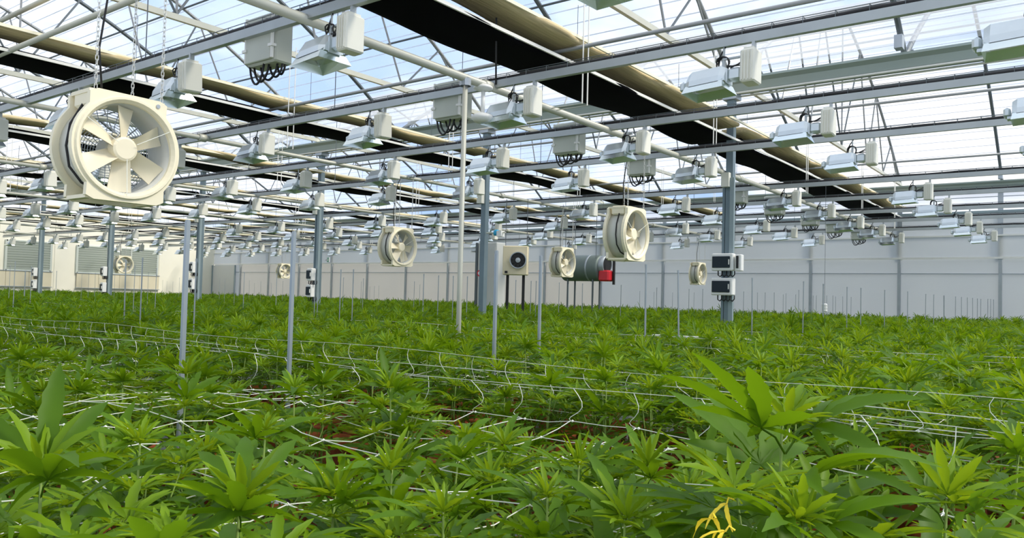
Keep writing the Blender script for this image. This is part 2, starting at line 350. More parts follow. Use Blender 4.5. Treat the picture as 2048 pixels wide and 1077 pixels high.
# trusses: chord, arch and webs of each row; plain rafters between
def arch_pts(g, s, n=12): return [(g + s*HALF*i/n, roof_z(HALF*i/n)) for i in range(n+1)]
for k in range(-1, 7):
    v = VC + BAY*k
    for sp, (ga, gb) in enumerate(((G0, G1), (G1, G2))):
        t = tag(empty('roof_truss', (ga, v, EYE)), '%s roof truss from the right in the %s span, arched steel tubes' % (ordinal(k+2), ['near', 'far'][sp]), 'truss', 'roof trusses', kind='structure')
        MB().box((HALF, 0, 3.17), (2*HALF, 0.05, 0.07)).build('bottom_chord', M['pipe'], t)
        pts = [(p[0]-ga, 0, p[1]) for p in arch_pts(ga, 1)] + [(p[0]-ga, 0, p[1]) for p in reversed(arch_pts(gb, -1)[:-1])]
        MB().tube(pts, 0.03, 8).build('arch_tube', M['tube'], t)
        nodes = [1.3, 2.9, 4.4, 5.8, 7.2, 8.7, 10.3]
        lo = [0.5, 2.1, 3.7, 5.8, 7.9, 9.5, 11.1]
        for i, a in enumerate(nodes):
            ztop = roof_z(min(a, 2*HALF-a))
            MB().tube([(lo[i], 0, 3.2), (a, 0, ztop)], 0.016, 5).build('web', M['tube'], t)
            j = i+1 if i < 3 else i-1
            if i != 3: MB().tube([(lo[j], 0, 3.2), (a, 0, ztop)], 0.016, 5).build('web', M['dark_tube'], t)
    if k < 6:
        v2 = v + BAY/2
        for sp, (ga, gb) in enumerate(((G0, G1), (G1, G2))):
            pts = [(p[0]-ga, 0, p[1]) for p in arch_pts(ga, 1)] + [(p[0]-ga, 0, p[1]) for p in reversed(arch_pts(gb, -1)[:-1])]
            r_ = empty('roof_rafter', (ga, v2, EYE)); tag(r_, '%s plain arched rafter from the right in the %s span' % (ordinal(k+2), ['near', 'far'][sp]), 'rafter', 'plain roof rafters', kind='structure')
            MB().tube(pts, 0.035, 8).build('arch_tube', M['dark_tube'], r_)
            for w_ in (0.35, 11.25): MB().box((w_, 0, 3.2), (0.14, 0.09, 0.16)).build('foot_bracket', M['galv'], r_)

# columns on the first gutter line
cols = []
for k in range(0, 7):
    v = VC + BAY*k
    c_ = tag(empty('column', (G1, v, 0)), ['broad blue-grey steel column carrying two dark-windowed boxes', 'slim grey steel column beside the white pole', 'blue-grey steel column next to the green exit sign', 'steel column behind the tall near stake at left', 'steel column just left of the small round wall fan', 'leftmost visible steel column, before the narrow louvred vent', 'steel column farthest along the gutter at the left wall'][k], 'column', kind='structure')
    w = 0.10
    MB().box((0, 0, (EYE+2.95)/2), (w, w, EYE+2.95)).build('shaft', M['column'], c_)
    MB().box((0, 0, EYE+2.9), (0.2, 0.2, 0.08)).build('head_plate', M['galv'], c_)
    MB().box((0, 0, 0.01), (0.22, 0.22, 0.02)).build('foot_plate', M['galv'], c_)
    if k in (0, 2, 3, 4, 5):
        MB().box((-0.06, -0.055, (EYE+1.75)/2), (0.05, 0.06, EYE+1.75)).build('cable_duct', M['column_light'], c_)
        MB().box((-0.03, 0.075, (EYE+1.75)/2), (0.05, 0.035, EYE+1.75)).build('cable_duct', M['column'], c_)
    MB().box((-0.09, 0.03, EYE+1.72), (0.09, 0.11, 0.20)).build('top_box', M['lampbox'], c_)
    cols.append((G1, v))

# ------------------------------------------------------------------ lighting rails, lamps and boxes
RAILS = [3.31, 5.34, 7.35, 9.10, 12.45, 14.35, 16.55, 18.4, 20.6]
RZ = 1.90                                     # top-of-rail height over the eye
rail_mesh = None; RV0, RV1 = -3.0, 34.6; RL = RV1-RV0
prof = [(-0.022, 0), (-0.022, -0.065), (0.022, -0.065), (0.022, 0), (0.014, 0), (0.014, -0.055), (-0.014, -0.055), (-0.014, 0)]
rail_mesh = MB().prism(prof, 0, RL, 'y').mesh('channel', M['rail'])
m = MB()
for sx in (-0.02, 0.02): m.tube([(sx, 0, 0.045), (sx, RL, 0.045)], 0.003, 4)
tr = 0.21; n_r = int(RL/tr)
for i in range(n_r):
    y = i*tr; m.tube([(-0.022, y, 0.0), (-0.022, y, 0.046), (0.022, y, 0.046), (0.022, y, 0.0)], 0.003, 4)
tray_mesh = m.mesh('cable_tray', M['dark_tube'])
def cable_run(seed, n=90):
    rr = random.Random(seed); pts = []
    for i in range(n+1):
        pts.append((rr.uniform(-0.006, 0.006), RL*i/n, 0.012 + rr.uniform(-0.004, 0.008)))
    return MB().tube(pts, 0.018, 5)
for i, u in enumerate(RAILS):
    r_ = tag(empty('lighting_rail', (u, RV0, EYE+RZ)), '%s long lighting rail counted from the camera, steel channel with cable tray' % ordinal(i+1), 'rail', 'lighting rails')
    place('channel', rail_mesh, r_)
    tag(place('cable_tray', tray_mesh, r_), kind='stuff')
    cable_run(i).build('power_cable', M['black'], r_, True)
    for k in range(0, 7):
        v = VC + BAY*k + 2.225
        MB().tube([(0, v-RV0, 0.0), (0, v-RV0, 1.2 if (i % 4) in (0, 3) else 1.27)], 0.005, 5).build('hanger_rod', M['dark_tube'], r_)

# lamp: ballast box, neck, hood, inner reflector, end cap, straps, cable coil.  local y = along the rail (towards the left wall)
m = MB().rbox((0, 0, -0.18), (0.15, 0.105, 0.235), 0.010); box_mesh = m.mesh('ballast_box', M['lampbox'])
m = MB()
for yy in (-0.034, -0.012, 0.012, 0.034): m.box((-0.078, yy, -0.18), (0.010, 0.009, 0.205))
m.box((0, 0, -0.055), (0.10, 0.07, 0.02)); fin_mesh = m.mesh('cooling_fins', M['lampbox'])
m = MB()
# hood cross sections along y: (y, half width at top, half width at bottom, z top, z bottom)
def hood(secs, th=0.0):
    mm = MB(); vs = []
    for (y, wt, wb_, zt, zb) in secs: vs += [(-wb_, y, zb), (-wb_*0.92, y, zb+0.35*(zt-zb)), (-wt, y, zt), (wt, y, zt), (wb_*0.92, y, zb+0.35*(zt-zb)), (wb_, y, zb)]
    fs = []
    for i in range(len(secs)-1):
        for j in range(5): fs.append((i*6+j, i*6+j+1, i*6+7+j, i*6+6+j))
    fs.append((0, 1, 2, 3, 4, 5)); e = (len(secs)-1)*6; fs.append((e+5, e+4, e+3, e+2, e+1, e))
    return mm.add(vs, fs)
hood_mesh = hood([(0.165, 0.030, 0.075, -0.165, -0.265), (0.20, 0.045, 0.105, -0.150, -0.272), (0.42, 0.045, 0.105, -0.160, -0.285), (0.455, 0.030, 0.085, -0.178, -0.285)]).mesh('hood', M['hood'])
m = MB(); s0, s1 = 0.17, 0.45                 # flared lower skirt, open below
m.add([(-0.100, s0, -0.268), (-0.135, s0-0.02, -0.325), (-0.100, s1, -0.285), (-0.135, s1+0.01, -0.34), (0.100, s0, -0.268), (0.135, s0-0.02, -0.325), (0.100, s1, -0.285), (0.135, s1+0.01, -0.34), (-0.03, s0, -0.21), (-0.03, s1, -0.22), (0.03, s0, -0.21), (0.03, s1, -0.22)],
      [(0, 1, 3, 2), (4, 6, 7, 5), (0, 2, 9, 8), (8, 9, 11, 10), (10, 11, 6, 4), (1, 0, 4, 5), (2, 3, 7, 6)])
skirt_mesh = m.mesh('reflector', M['mirror'])
m = MB().lathe([(0.0, 0.19), (0.012, 0.20), (0.022, 0.24), (0.022, 0.36), (0.010, 0.41), (0.0, 0.42)], 10, 'y', (0, 0, -0.262)); bulb_mesh = m.mesh('bulb', M['white'], True)
m = MB().rbox((0, 0.108, -0.215), (0.075, 0.10, 0.095), 0.016); m.box((0, 0.158, -0.225), (0.10, 0.012, 0.10)); neck_mesh = m.mesh('neck', M['hood'])
m = MB().rbox((0, 0.490, -0.262), (0.12, 0.05, 0.075), 0.014); m.box((0, 0.475, -0.305), (0.09, 0.03, 0.02)); cap_mesh = m.mesh('end_cap', M['hood'])
m = MB().box((0.0, -0.02, -0.03), (0.035, 0.022, 0.075)); m.box((0, 0.20, -0.06), (0.008, 0.014, 0.13)); m.box((0, 0.09, -0.09), (0.014, 0.24, 0.014)); m.box((0, 0.20, -0.13), (0.02, 0.02, 0.06)); strap_mesh = m.mesh('hanger_strap', M['rail'])
m = MB()
for q, (rr_, cx_) in enumerate(((0.052, 0.0), (0.047, 0.012), (0.055, -0.010))):
    m.tube([(cx_ + 0.012*math.sin(3*a+q), 0.205 + rr_*math.cos(a)*0.9, -0.125 + rr_*math.sin(a)) for a in [2*math.pi*i/16 for i in range(16)]], 0.0055, 5, close=True)
m.tube([(0, 0.19, 0.0), (0.005, 0.225, -0.05), (0.0, 0.25, -0.10)], 0.006, 5)
for q in (-0.03, 0.0, 0.03): m.tube([(q, 0.165, -0.15), (q*1.3, 0.11, -0.145+q*0.6), (q, 0.055, -0.13+q)], 0.005, 5)
coil_mesh = m.mesh('cable_coil', M['black'], True)
lamp_parts = [('ballast_box', box_mesh), ('hood', hood_mesh), ('reflector', skirt_mesh), ('neck', neck_mesh), ('end_cap', cap_mesh), ('hanger_strap', strap_mesh), ('cable_coil', coil_mesh), ('bulb', bulb_mesh)]
for i, u in enumerate(RAILS):
    seen = 0
    for k in range(-1, 18):
        v = 2.0 + 1.86*k - (0.34 if (i == 0 and k == 0) else 0)
        x, y, d = project(np.array([u, v + 0.2, RZ-0.25]))
        if not (-90 < x < 2130 and -90 < y < 700 and d > 0.5): continue
        seen += 1
        t = empty('grow_light', (u + R.uniform(-0.01, 0.01), v + R.uniform(-0.03, 0.03), EYE+RZ-0.065), R.uniform(-0.05, 0.05))
        t.rotation_euler[1] = R.uniform(-0.05, 0.05)
        tag(t, 'white grow light, %s from the right on the %s lighting rail from the camera' % (ordinal(seen), ordinal(i+1)), 'grow light', 'grow lights under the rails')
        for nm, me in lamp_parts:
            o = place(nm, me, t)
            if nm == 'ballast_box': place('cooling_fins', fin_mesh, o)
# junction boxes
jb = MB().rbox((0.12, 0, -0.05), (0.15, 0.34, 0.36), 0.012).mesh('box_body', M['jbox'])
jl = MB().rbox((0.035, 0.01, -0.05), (0.03, 0.30, 0.33), 0.006).mesh('box_lid', M['jbox'])
jc = MB().tube([(0.03, 0, 0.12), (0.03, 0, -0.21)], 0.014, 6).box((0.03, 0, -0.12), (0.04, 0.05, 0.02)).mesh('conduit', M['whitepro'])
m = MB()
for q, (a0, a1, dep) in enumerate(((0.15, -0.02, 0.14), (0.13, -0.05, 0.12), (0.08, -0.12, 0.11), (0.0, -0.15, 0.09), (-0.06, -0.15, 0.07))):
    m.tube([(0.06+0.022*q, a0 + (a1-a0)*s, -0.225 - dep*math.sin(math.pi*s)**0.6) for s in [j/12 for j in range(13)]], 0.0085, 6)
jw = m.mesh('cable_loops', M['black'], True)
for i, u in enumerate(RAILS):
    t = tag(empty('junction_box', (u, 4.87, EYE+RZ-0.03)), 'grey electrical box with black cable loops on the %s lighting rail from the camera' % ordinal(i+1), 'junction box', 'junction boxes on the rails')
    for nm, me in (('box_body', jb), ('box_lid', jl), ('cable_loops', jw)): place(nm, me, t)
    for yy in (-0.15, 0.16): place('conduit', jc, t, (0, yy, 0))

# ------------------------------------------------------------------ pipes along the spans
PV = [4.3 + BAY*k for k in range(0, 7)]
for k, v in enumerate(PV):
    t = tag(empty('heating_pipe', (0, v, EYE+1.84)), '%s long pale pipe from the right, running under the lamp rails to the back wall' % ordinal(k+1), 'pipe', 'heating pipes')
    MB().tube([(-1, 0, 0), (22.0, 0, 0)], 0.036 if k == 0 else 0.03, 10).build('pipe_run', M['pipe'], t, True)
    cpl = MB().lathe([(0.036, -0.05), (0.047, -0.045), (0.047, 0.045), (0.036, 0.05)], 10, 'x').mesh('coupling', M['pipe'], True)
    for u in (5.25, 11.2, 17.2): place('coupling', cpl, t, (u, 0, 0))
    for u in (2.2, 6.25, 9.35, 13.2, 16.9, 20.0):
        for s in (-1, 1): MB().tube([(u + s*0.045, 0, 0.0), (u + s*0.045, -0.38, 0.0), (u + s*0.045, -0.38, 1.33)], 0.007, 5).build('hanger_rod', M['whitepro'], t)
for nm, (u, z, v0, v1, r_, lb) in enumerate(((6.25, 2.40, -3, 34, 0.020, 'thin drive tube crossing below the beige screens in the near span'), (16.4, 3.98, -3, 34, 0.028, 'round steel tie tube high in the far span'), (3.07, 2.30, 4.9, 34, 0.026, 'pale tube above the near fan, lower of two'), (3.36, 2.90, 4.9, 34, 0.026, 'pale tube above the near fan, upper of two'), (14.2, 2.42, -3, 34, 0.018, 'thin drive tube crossing below the screens in the far span'), (18.6, 2.42, -3, 34, 0.018, 'thin drive tube nearest the back wall'))):
    o = MB().tube([(u, v0, z+EYE), (u, v1, z+EYE)], r_, 8).build('steel_tube', M['pipe'] if nm in (2, 3) else M['tube'], None, True); tag(o, lb, 'tube')

# ------------------------------------------------------------------ shade screens, parked in bundles
def bundle(v0, v1, z, th, seed, u0, u1, nseg=70):
    rr = random.Random(seed); ph = [rr.uniform(0, 6.28) for _ in range(6)]
    mm = MB(); nc = 12
    for i in range(nseg+1):
        u = u0 + (u1-u0)*i/nseg
        e0 = v0 + 0.035*math.sin(u*2.1+ph[0]) + 0.02*math.sin(u*5.3+ph[1]); e1 = v1 + 0.03*math.sin(u*1.7+ph[2]); sag = 0.02*math.sin(u*2.6+ph[3])
        for j in range(nc):
            a = 2*math.pi*j/nc; cx_ = math.copysign(abs(math.cos(a))**0.45, math.cos(a)); sz = math.copysign(abs(math.sin(a))**0.7, math.sin(a))
            mm.v.append((u, (e0+e1)/2 + cx_*(e1-e0)/2, z + sag + sz*th*(0.5 + 0.12*math.sin(j*2.4+u*3+ph[4]))))
    for i in range(nseg):
        for j in range(nc): mm.f.append((i*nc+j, i*nc+(j+1) % nc, (i+1)*nc+(j+1) % nc, (i+1)*nc+j))
    mm.f.append(tuple(range(nc-1, -1, -1))); mm.f.append(tuple(nseg*nc+j for j in range(nc)))
    return mm
for k in range(0, 7):
    dv = BAY*k
    t = tag(empty('energy_screen', (0, 0, EYE)), '%s beige folded energy screen from the right, above the black one' % ordinal(k+1), 'screen', 'folded beige screens')
    for (a, b) in ((G0+0.3, G1-0.15), (G1+0.15, G2-0.3)):
        bundle(4.00+dv, 4.41+dv, 2.48, 0.075, k*7+int(a), a, b).build('folded_cloth', M['beige'], t, True)
    MB().box(((G0+G2)/2, 3.985+dv, 2.49), (G2-G0-0.6, 0.02, 0.03)).build('edge_profile', M['cream'], t)
    t = tag(empty('blackout_screen', (0, 0, EYE)), '%s parked black shading screen from the right, flat band of cloth' % ordinal(k+1), 'screen', 'parked black screens')
    for (a, b) in ((G0+0.3, G1-0.15), (G1+0.15, G2-0.3)):
        bundle(4.14+dv, 4.79+dv, 2.30, 0.07, k*11+int(a)+3, a, b).build('folded_cloth', M['blackout'], t, True)
    MB().box(((G0+G2)/2, 4.115+dv, 2.29), (G2-G0-0.6, 0.016, 0.03)).build('edge_profile', M['whitepro'], t)
    wn_ = 0
    for u in (-0.5, 2.0, 4.5, 7.0, 9.5, 12, 14.5, 17, 19.5): MB().tube([(u, 4.5+dv, 2.34), (u, 4.5+dv, 3.15)], 0.003, 4).build('support_wire', M['dark_tube'], t)

# ------------------------------------------------------------------ circulation fans.  local y = +V (air side away), x = U, z up
def flange_outline(R0, hw, n=48):
    pts = []
    for i in range(n):
        a = 2*math.pi*i/n; c_, s_ = math.cos(a), math.sin(a); r = R0
        if abs(c_) < 1e-6 or abs(s_)/max(abs(c_), 1e-9) > 1.0:
            rr_ = min(R0/abs(s_), hw/abs(c_) if abs(c_) > 1e-6 else 9e9); r = max(R0, rr_)
        pts.append((r*c_, r*s_))
    return pts
RO, HW = 0.30, 0.215
ring = flange_outline(RO, HW); hole = [(0.262*math.cos(2*math.pi*i/48), 0.262*math.sin(2*math.pi*i/48)) for i in range(48)]
front_m = MB().prism(ring, -0.02, 0.015, 'y', hole).lathe([(0.288, -0.02), (0.280, -0.034), (0.268, -0.034), (0.252, -0.015), (0.247, 0.03)], 48, 'y').mesh('front_flange', M['cream'])
back_m = MB().prism(ring, 0.215, 0.245, 'y', hole).mesh('rear_flange', M['cream'])
drum_m = MB().lathe([(0.247, 0.0), (0.247, 0.235), (0.262, 0.235), (0.262, 0.0)], 48, 'y', close=True).mesh('drum', M['drum'], True)
hub_m = MB().lathe([(0.0, 0.005), (0.055, 0.005), (0.068, 0.012), (0.070, 0.03), (0.070, 0.07), (0.0, 0.07)], 24, 'y').mesh('hub', M['cream_blade'])
motor_m = MB().lathe([(0.0, 0.07), (0.06, 0.07), (0.075, 0.09), (0.075, 0.20), (0.0, 0.20)], 20, 'y').mesh('motor', M['drum'])
mb_ = MB(); vs = []; nr_ = 7
for i in range(nr_+1):
    r = 0.058 + (0.238-0.058)*i/nr_; w = 0.047 + 0.014*i/nr_; tw = math.radians(48 - 24*i/nr_)
    for j in range(4):
        s = (j/3 - 0.5)*2*w; camb = 0.010*(1-(2*j/3-1)**2)
        vs.append((s*math.cos(tw), 0.045 + s*math.sin(tw) + camb, r))
for o_ in (0.0, 0.006):
    mb_.add([(a, b+o_, c) for a, b, c in vs], [(i*4+j, i*4+j+1, i*4+5+j, i*4+4+j) for i in range(nr_) for j in range(3)])
blade_m = mb_.mesh('blade', M['cream_blade'], True)
mb_ = MB()
for q in range(13): 
    r = 0.055 + 0.0155*q; mb_.tube([(r*math.cos(2*math.pi*i/28), 0.232 + 0.01*math.cos(r*6), r*math.sin(2*math.pi*i/28)) for i in range(28)], 0.0022, 4, close=True)
for q in range(24):
    a = 2*math.pi*q/24; mb_.tube([(0.05*math.cos(a), 0.238, 0.05*math.sin(a)), (0.252*math.cos(a), 0.236, 0.252*math.sin(a))], 0.0024, 4)
grille_m = mb_.mesh('rear_grille', M['galv'])
term_m = MB().rbox((-0.15, 0.11, 0.258), (0.11, 0.17, 0.10), 0.012).mesh('terminal_box', M['cream'])
foot_m = MB().box((0, 0.11, 0), (0.04, 0.22, 0.02)).mesh('spacer_bar', M['cream'])
cab_m = MB().tube([(-0.10, 0.10, 0.31), (-0.19, 0.095, 0.24), (-0.262, 0.09, 0.10), (-0.278, 0.09, -0.02), (-0.26, 0.085, -0.13), (-0.20, 0.07, -0.21), (-0.15, 0.05, -0.235)], 0.0075, 6).mesh('power_cord', M['black'], True)
mb_ = MB()
for q in (30, 150, 270):
    a = math.radians(q); mb_.tube([(0.06*math.cos(a), -0.012, 0.06*math.sin(a)), (0.27*math.cos(a), -0.03, 0.27*math.sin(a))], 0.0022, 4)
guy_m = mb_.mesh('guard_wire', M['string'])
def chain_mesh(length):
    mm = MB(); pitch = 0.026; n = int(length/pitch)
    for i in range(n):
        z = i*pitch; pts = []
        for (a, b) in ((0.0075, 0.0), (0.0075, 0.022), (0.0, 0.030), (-0.0075, 0.022), (-0.0075, 0.0), (0.0, -0.008)):
            pts.append((a, 0, z+b) if i % 2 == 0 else (0, a, z+b))
        mm.tube(pts, 0.0022, 4, close=True)
    return mm.mesh('chain', M['chain'])
FANS = [(2.15, 4.34, 0.77, 'big cream fan hanging close by at upper left, six blades facing the camera', True),
        (7.82, 4.2, 0.74, 'cream fan hanging left of the broad blue-grey column', False),
        (8.61, 8.65, 0.73, 'cream fan hanging left of the white pole', False),
        (13.26, 8.65, 0.73, 'cream fan hanging in front of the grey cylinder heater', False),
        (19.9, 8.65, 0.76, 'small cream fan seen edge-on before the grey back wall', False),
        (13.22, 26.45, 0.76, 'small cream fan in front of the wide louvred vent', False),
        (19.75, 26.45, 0.82, 'tiny cream fan half hidden by the tall stake near the far corner', False)]
for n_, (u, v, z, lb, near) in enumerate(FANS):
    t = tag(empty('circulation_fan', (u, v, EYE+z)), lb, 'fan', 'hanging fans')
    f_ = place('front_flange', front_m, t); place('rear_flange', back_m, t); place('drum', drum_m, t); place('hub', hub_m, t); place('motor', motor_m, t)
    place('rear_grille', grille_m, t); place('terminal_box', term_m, t); [place('spacer_bar', foot_m, t, (sx, 0, sz)) for sx in (-0.19, 0.19) for sz in (-0.285, 0.288)]; place('power_cord', cab_m, t); place('guard_wire', guy_m, t)
    a0 = [2, 20, 35, 10, 0, 25, 50][n_]
    for b in range(6): place('blade', blade_m, t, mat4=Matrix.Rotation(math.radians(a0 + 60*b), 4, 'Y'))
    cl = chain_mesh(1.89-z-0.30)
    for (cx_, cy_) in ((-0.18, 0.0), (0.13, 0.22), (0.19, 0.0)): place('chain', cl, t, (cx_, cy_, 0.30))
    for cx_ in (-0.18, 0.13, 0.19): MB().box((cx_, 0.10, 1.845-z), (0.03, 0.28, 0.02)).build('hanger_bar', M['galv'], t)
    MB().tube([(-0.10, 0.10, 0.31), (-0.13, 0.09, 0.55), (-0.10, 0.05, 0.95), (-0.08, 0.0, 1.08)], 0.006, 5).build('supply_cable', M['black'], t, True)
    if near:
        MB().lathe([(0.0, -0.026), (0.012, -0.026), (0.012, -0.02)], 10, 'y', (0.16, 0, 0.268)).build('bolt', M['galv'], t)

# ------------------------------------------------------------------ white pole, hanging sensor, cables
p = on_v(927, 300, 4.3)
t = tag(empty('support_pole', (p[0], 4.3, 0)), 'tall pale round pole carrying the pipe in the middle of the picture', 'pole')
MB().tube([(0, 0, 0), (0, 0, EYE+1.84)], 0.022, 10).build('pole_tube', M['pipe'], t, True)
MB().lathe([(0.05, -0.03), (0.05, 0.03), (0.03, 0.05), (0.024, -0.03)], 10, 'z', (0, 0, EYE+1.80)).build('clamp', M['galv'], t)
MB().tube([(0.02, 0, EYE+0.05), (0.03, 0, EYE+0.62), (0.0, 0, EYE+0.62)], 0.006, 5).build('cord', M['black'], t)
p = on_v(966, 200, 4.3)
t = tag(empty('hanging_sensor', (p[0], 4.3, EYE+1.84)), 'white pendant sensor with round cap hanging under the pale pipe', 'sensor')
MB().lathe([(0.0, 0.0), (0.06, -0.005), (0.085, -0.025), (0.085, -0.04), (0.03, -0.06), (0.0, -0.06)], 20).build('cap', M['white'], t, True)
MB().tube([(0, 0, -0.05), (0, 0, -0.27)], 0.018, 10).build('stem', M['white'], t, True)
MB().lathe([(0.0, -0.25), (0.05, -0.255), (0.095, -0.275), (0.10, -0.30), (0.07, -0.33), (0.0, -0.335)], 20).build('sensor_head', M['white'], t, True)
p = on_z(992, 160, 1.9)
tag(MB().tube([(p[0], p[1], EYE+1.86), (p[0]-0.01, p[1]+0.01, EYE+2.6), (p[0]+0.01, p[1], EYE+3.2)], 0.008, 6).build('drop_cable', M['black'], None, True), 'black cable dropping from the roof to the pale pipe junction', 'cable')

# ------------------------------------------------------------------ distribution boxes on the columns
def dist_box(parent, c, w, h, d, wnd=True):
    b = MB().rbox(c, (d, w, h), 0.012).build('cabinet_body', M['white'], parent)
    if wnd:
        MB().rbox((c[0]-d/2-0.006, c[1]+0.01, c[2]), (0.02, w*0.82, h*0.66), 0.005).build('window_cover', M['window'], b)
        MB().box((c[0]-d/2-0.012, c[1]-w*0.34, c[2]), (0.014, 0.014, h*0.3)).build('latch', M['whitepro'], b)
for n_, (k, hh) in enumerate(((0, ((0.56, 0.24, 0.31), (0.22, 0.24, 0.31))), (2, ((0.36, 0.26, 0.16), (0.02, 0.26, 0.16))), (3, ((0.52, 0.27, 0.14), (0.12, 0.27, 0.14))), (4, ((0.42, 0.27, 0.14), (-0.02, 0.27, 0.14))), (5, ((0.40, 0.27, 0.14), (0.02, 0.27, 0.14))))):
    v = VC + BAY*k
    for j, (z, h, w) in enumerate(hh):
        t = tag(empty('distribution_box', (G1-0.10, v, EYE+z)), '%s white distribution box on %s' % (['upper', 'lower'][j], ['the broad blue-grey column', '', 'the column next to the exit sign', 'the column behind the tall near stake', 'the column left of the round wall fan', 'the leftmost column'][k]), 'electrical box', 'column distribution boxes')
        dist_box(t, (-0.06, 0.02, 0), w, h, 0.12)
        if k == 0 and j == 0:
            MB().rbox((-0.04, -0.20, -0.01), (0.10, 0.09, 0.23), 0.01).build('side_box', M['white'], t)
            MB().box((-0.095, -0.19, 0.0), (0.015, 0.03, 0.17)).build('switch_row', M['black'], t)
        m = MB()
        for q in range(4):
            y0 = 0.10 - 0.06*q
            m.tube([(-0.05, y0, -h/2), (-0.06, y0-0.005, -h/2-0.06), (-0.05, y0-0.03, -h/2-0.08), (-0.03, y0-0.05, -h/2-0.05), (-0.03, y0-0.05, -h/2)], 0.009, 5)
        m.build('cable_loops', M['black'], t, True)

# ------------------------------------------------------------------ heaters, signs and other wall-side things
def at(x, y, d):                               # point at camera depth d along the ray
    r = ray(x, y); return r*d
p = at(1030, 521, 14.5)
t = tag(empty('box_heater', (p[0], p[1], EYE+p[2]), 0.55), 'cream square heater with black round fan opening beside the slim column', 'heater')
MB().rbox((0.17, 0, 0), (0.32, 0.46, 0.54), 0.012).build('heater_case', M['heater_tan'], t)
MB().lathe([(0.155, 0.0), (0.155, -0.07), (0.14, -0.07), (0.12, 0.0), (0.0, 0.01)], 28, 'x', (0.0, -0.06, 0.0)).build('fan_collar', M['galv'], t)
MB().lathe([(0.142, -0.045), (0.0, -0.045)], 28, 'x', (0.0, -0.06, 0.0)).build('fan_opening', M['black'], t)
MB().lathe([(0.05, -0.055), (0.045, -0.075), (0.0, -0.08)], 16, 'x', (0.0, -0.06, 0.0)).build('fan_hub', M['galv'], t)
for k in range(5): MB().box((-0.058, -0.06, 0), (0.006, 0.05, 0.25), Matrix.Rotation(math.radians(36*k), 3, 'X')).build('fan_blade', M['black'], t)
for s in (-1, 1): MB().tube([(0.17, s*0.20, 0.27), (0.17, s*0.20, 1.84-p[2])], 0.006, 5).build('hanger_rod', M['dark_tube'], t)
MB().box((-0.005, 0.16, -0.22), (0.02, 0.05, 0.04)).build('control_knob', M['black'], t)
lg = p[2] + 1.0 - 0.26
for s_ in (-1, 1): MB().box((0.2, 0.15*s_, -0.26-lg/2), (0.05, 0.05, lg)).build('stand_leg', M['black'], t)

p = at(1170, 537, 17.5); BZ_ = -1.0
t = tag(empty('cylinder_heater', (p[0], p[1], EYE+p[2])), 'dark grey cylinder air heater with red burner behind the small fan', 'heater')
MB().lathe([(0.0, 0.52), (0.26, 0.52), (0.29, 0.49), (0.29, -0.42), (0.26, -0.45), (0.0, -0.45)], 28, 'y').build('heater_drum', M['heater'], t, True)
MB().lathe([(0.292, -0.20), (0.297, -0.20), (0.297, -0.16), (0.292, -0.16)], 28, 'y').build('band', M['galv'], t, True)
MB().lathe([(0.21, -0.44), (0.21, -0.58), (0.19, -0.58), (0.19, -0.44)], 24, 'y', (0.0, 0, 0.06)).build('air_outlet', M['galv'], t, True)
MB().lathe([(0.19, -0.56), (0.0, -0.56)], 24, 'y', (0.0, 0, 0.06)).build('outlet_mouth', M['black'], t)
b = MB().rbox((-0.05, -0.58, -0.17), (0.28, 0.26, 0.24), 0.03).build('burner', M['red'], t)
MB().box((0.0, -0.74, -0.05), (0.05, 0.04, 0.62)).build('bracket', M['black'], t)
for (a, c) in ((-0.2, 0.4), (-0.2, -0.4), (0.2, 0.4), (0.2, -0.4)): MB().tube([(a, c, 0.2), (a, c, 1.35)], 0.006, 4).build('hanger_wire', M['dark_tube'], t)
lg = p[2] - BZ_ - 0.25
for (a, c) in ((-0.15, -0.3), (0.15, -0.3), (-0.15, 0.35), (0.15, 0.35)): MB().box((a, c, -0.25-lg/2), (0.03, 0.03, lg)).build('stand_leg', M['dark_tube'], t)

p = at(983, 545, 20.5)
t = tag(empty('utility_cabinet', (p[0], p[1], 0)), 'tall white utility cabinet behind the slim column', 'cabinet')
MB().rbox((0, 0, 1.5), (0.4, 0.62, 3.0), 0.015).build('cabinet_body', M['doorleaf'], t)
MB().box((-0.21, 0.0, 1.5), (0.015, 0.55, 2.8)).build('cabinet_door', M['doorleaf'], t)
MB().box((-0.22, 0.33, 1.5), (0.03, 0.07, 3.0)).build('dark_edge', M['dark_tube'], t)
p = at(960, 547, 20.0)
t = tag(empty('alarm_call_point', (p[0], p[1], EYE+p[2])), 'small red round alarm sign left of the slim column', 'alarm')
MB().lathe([(0.0, -0.02), (0.06, -0.02), (0.085, -0.02), (0.085, 0.02), (0.0, 0.02)], 20, 'x').build('red_disc', M['red'], t)
MB().lathe([(0.0, -0.03), (0.045, -0.03), (0.045, -0.015)], 20, 'x').build('white_centre', M['white'], t)
MB().box((0.04, 0, -0.9), (0.04, 0.05, 3.0)).build('mount_post', M['dark_tube'], t)

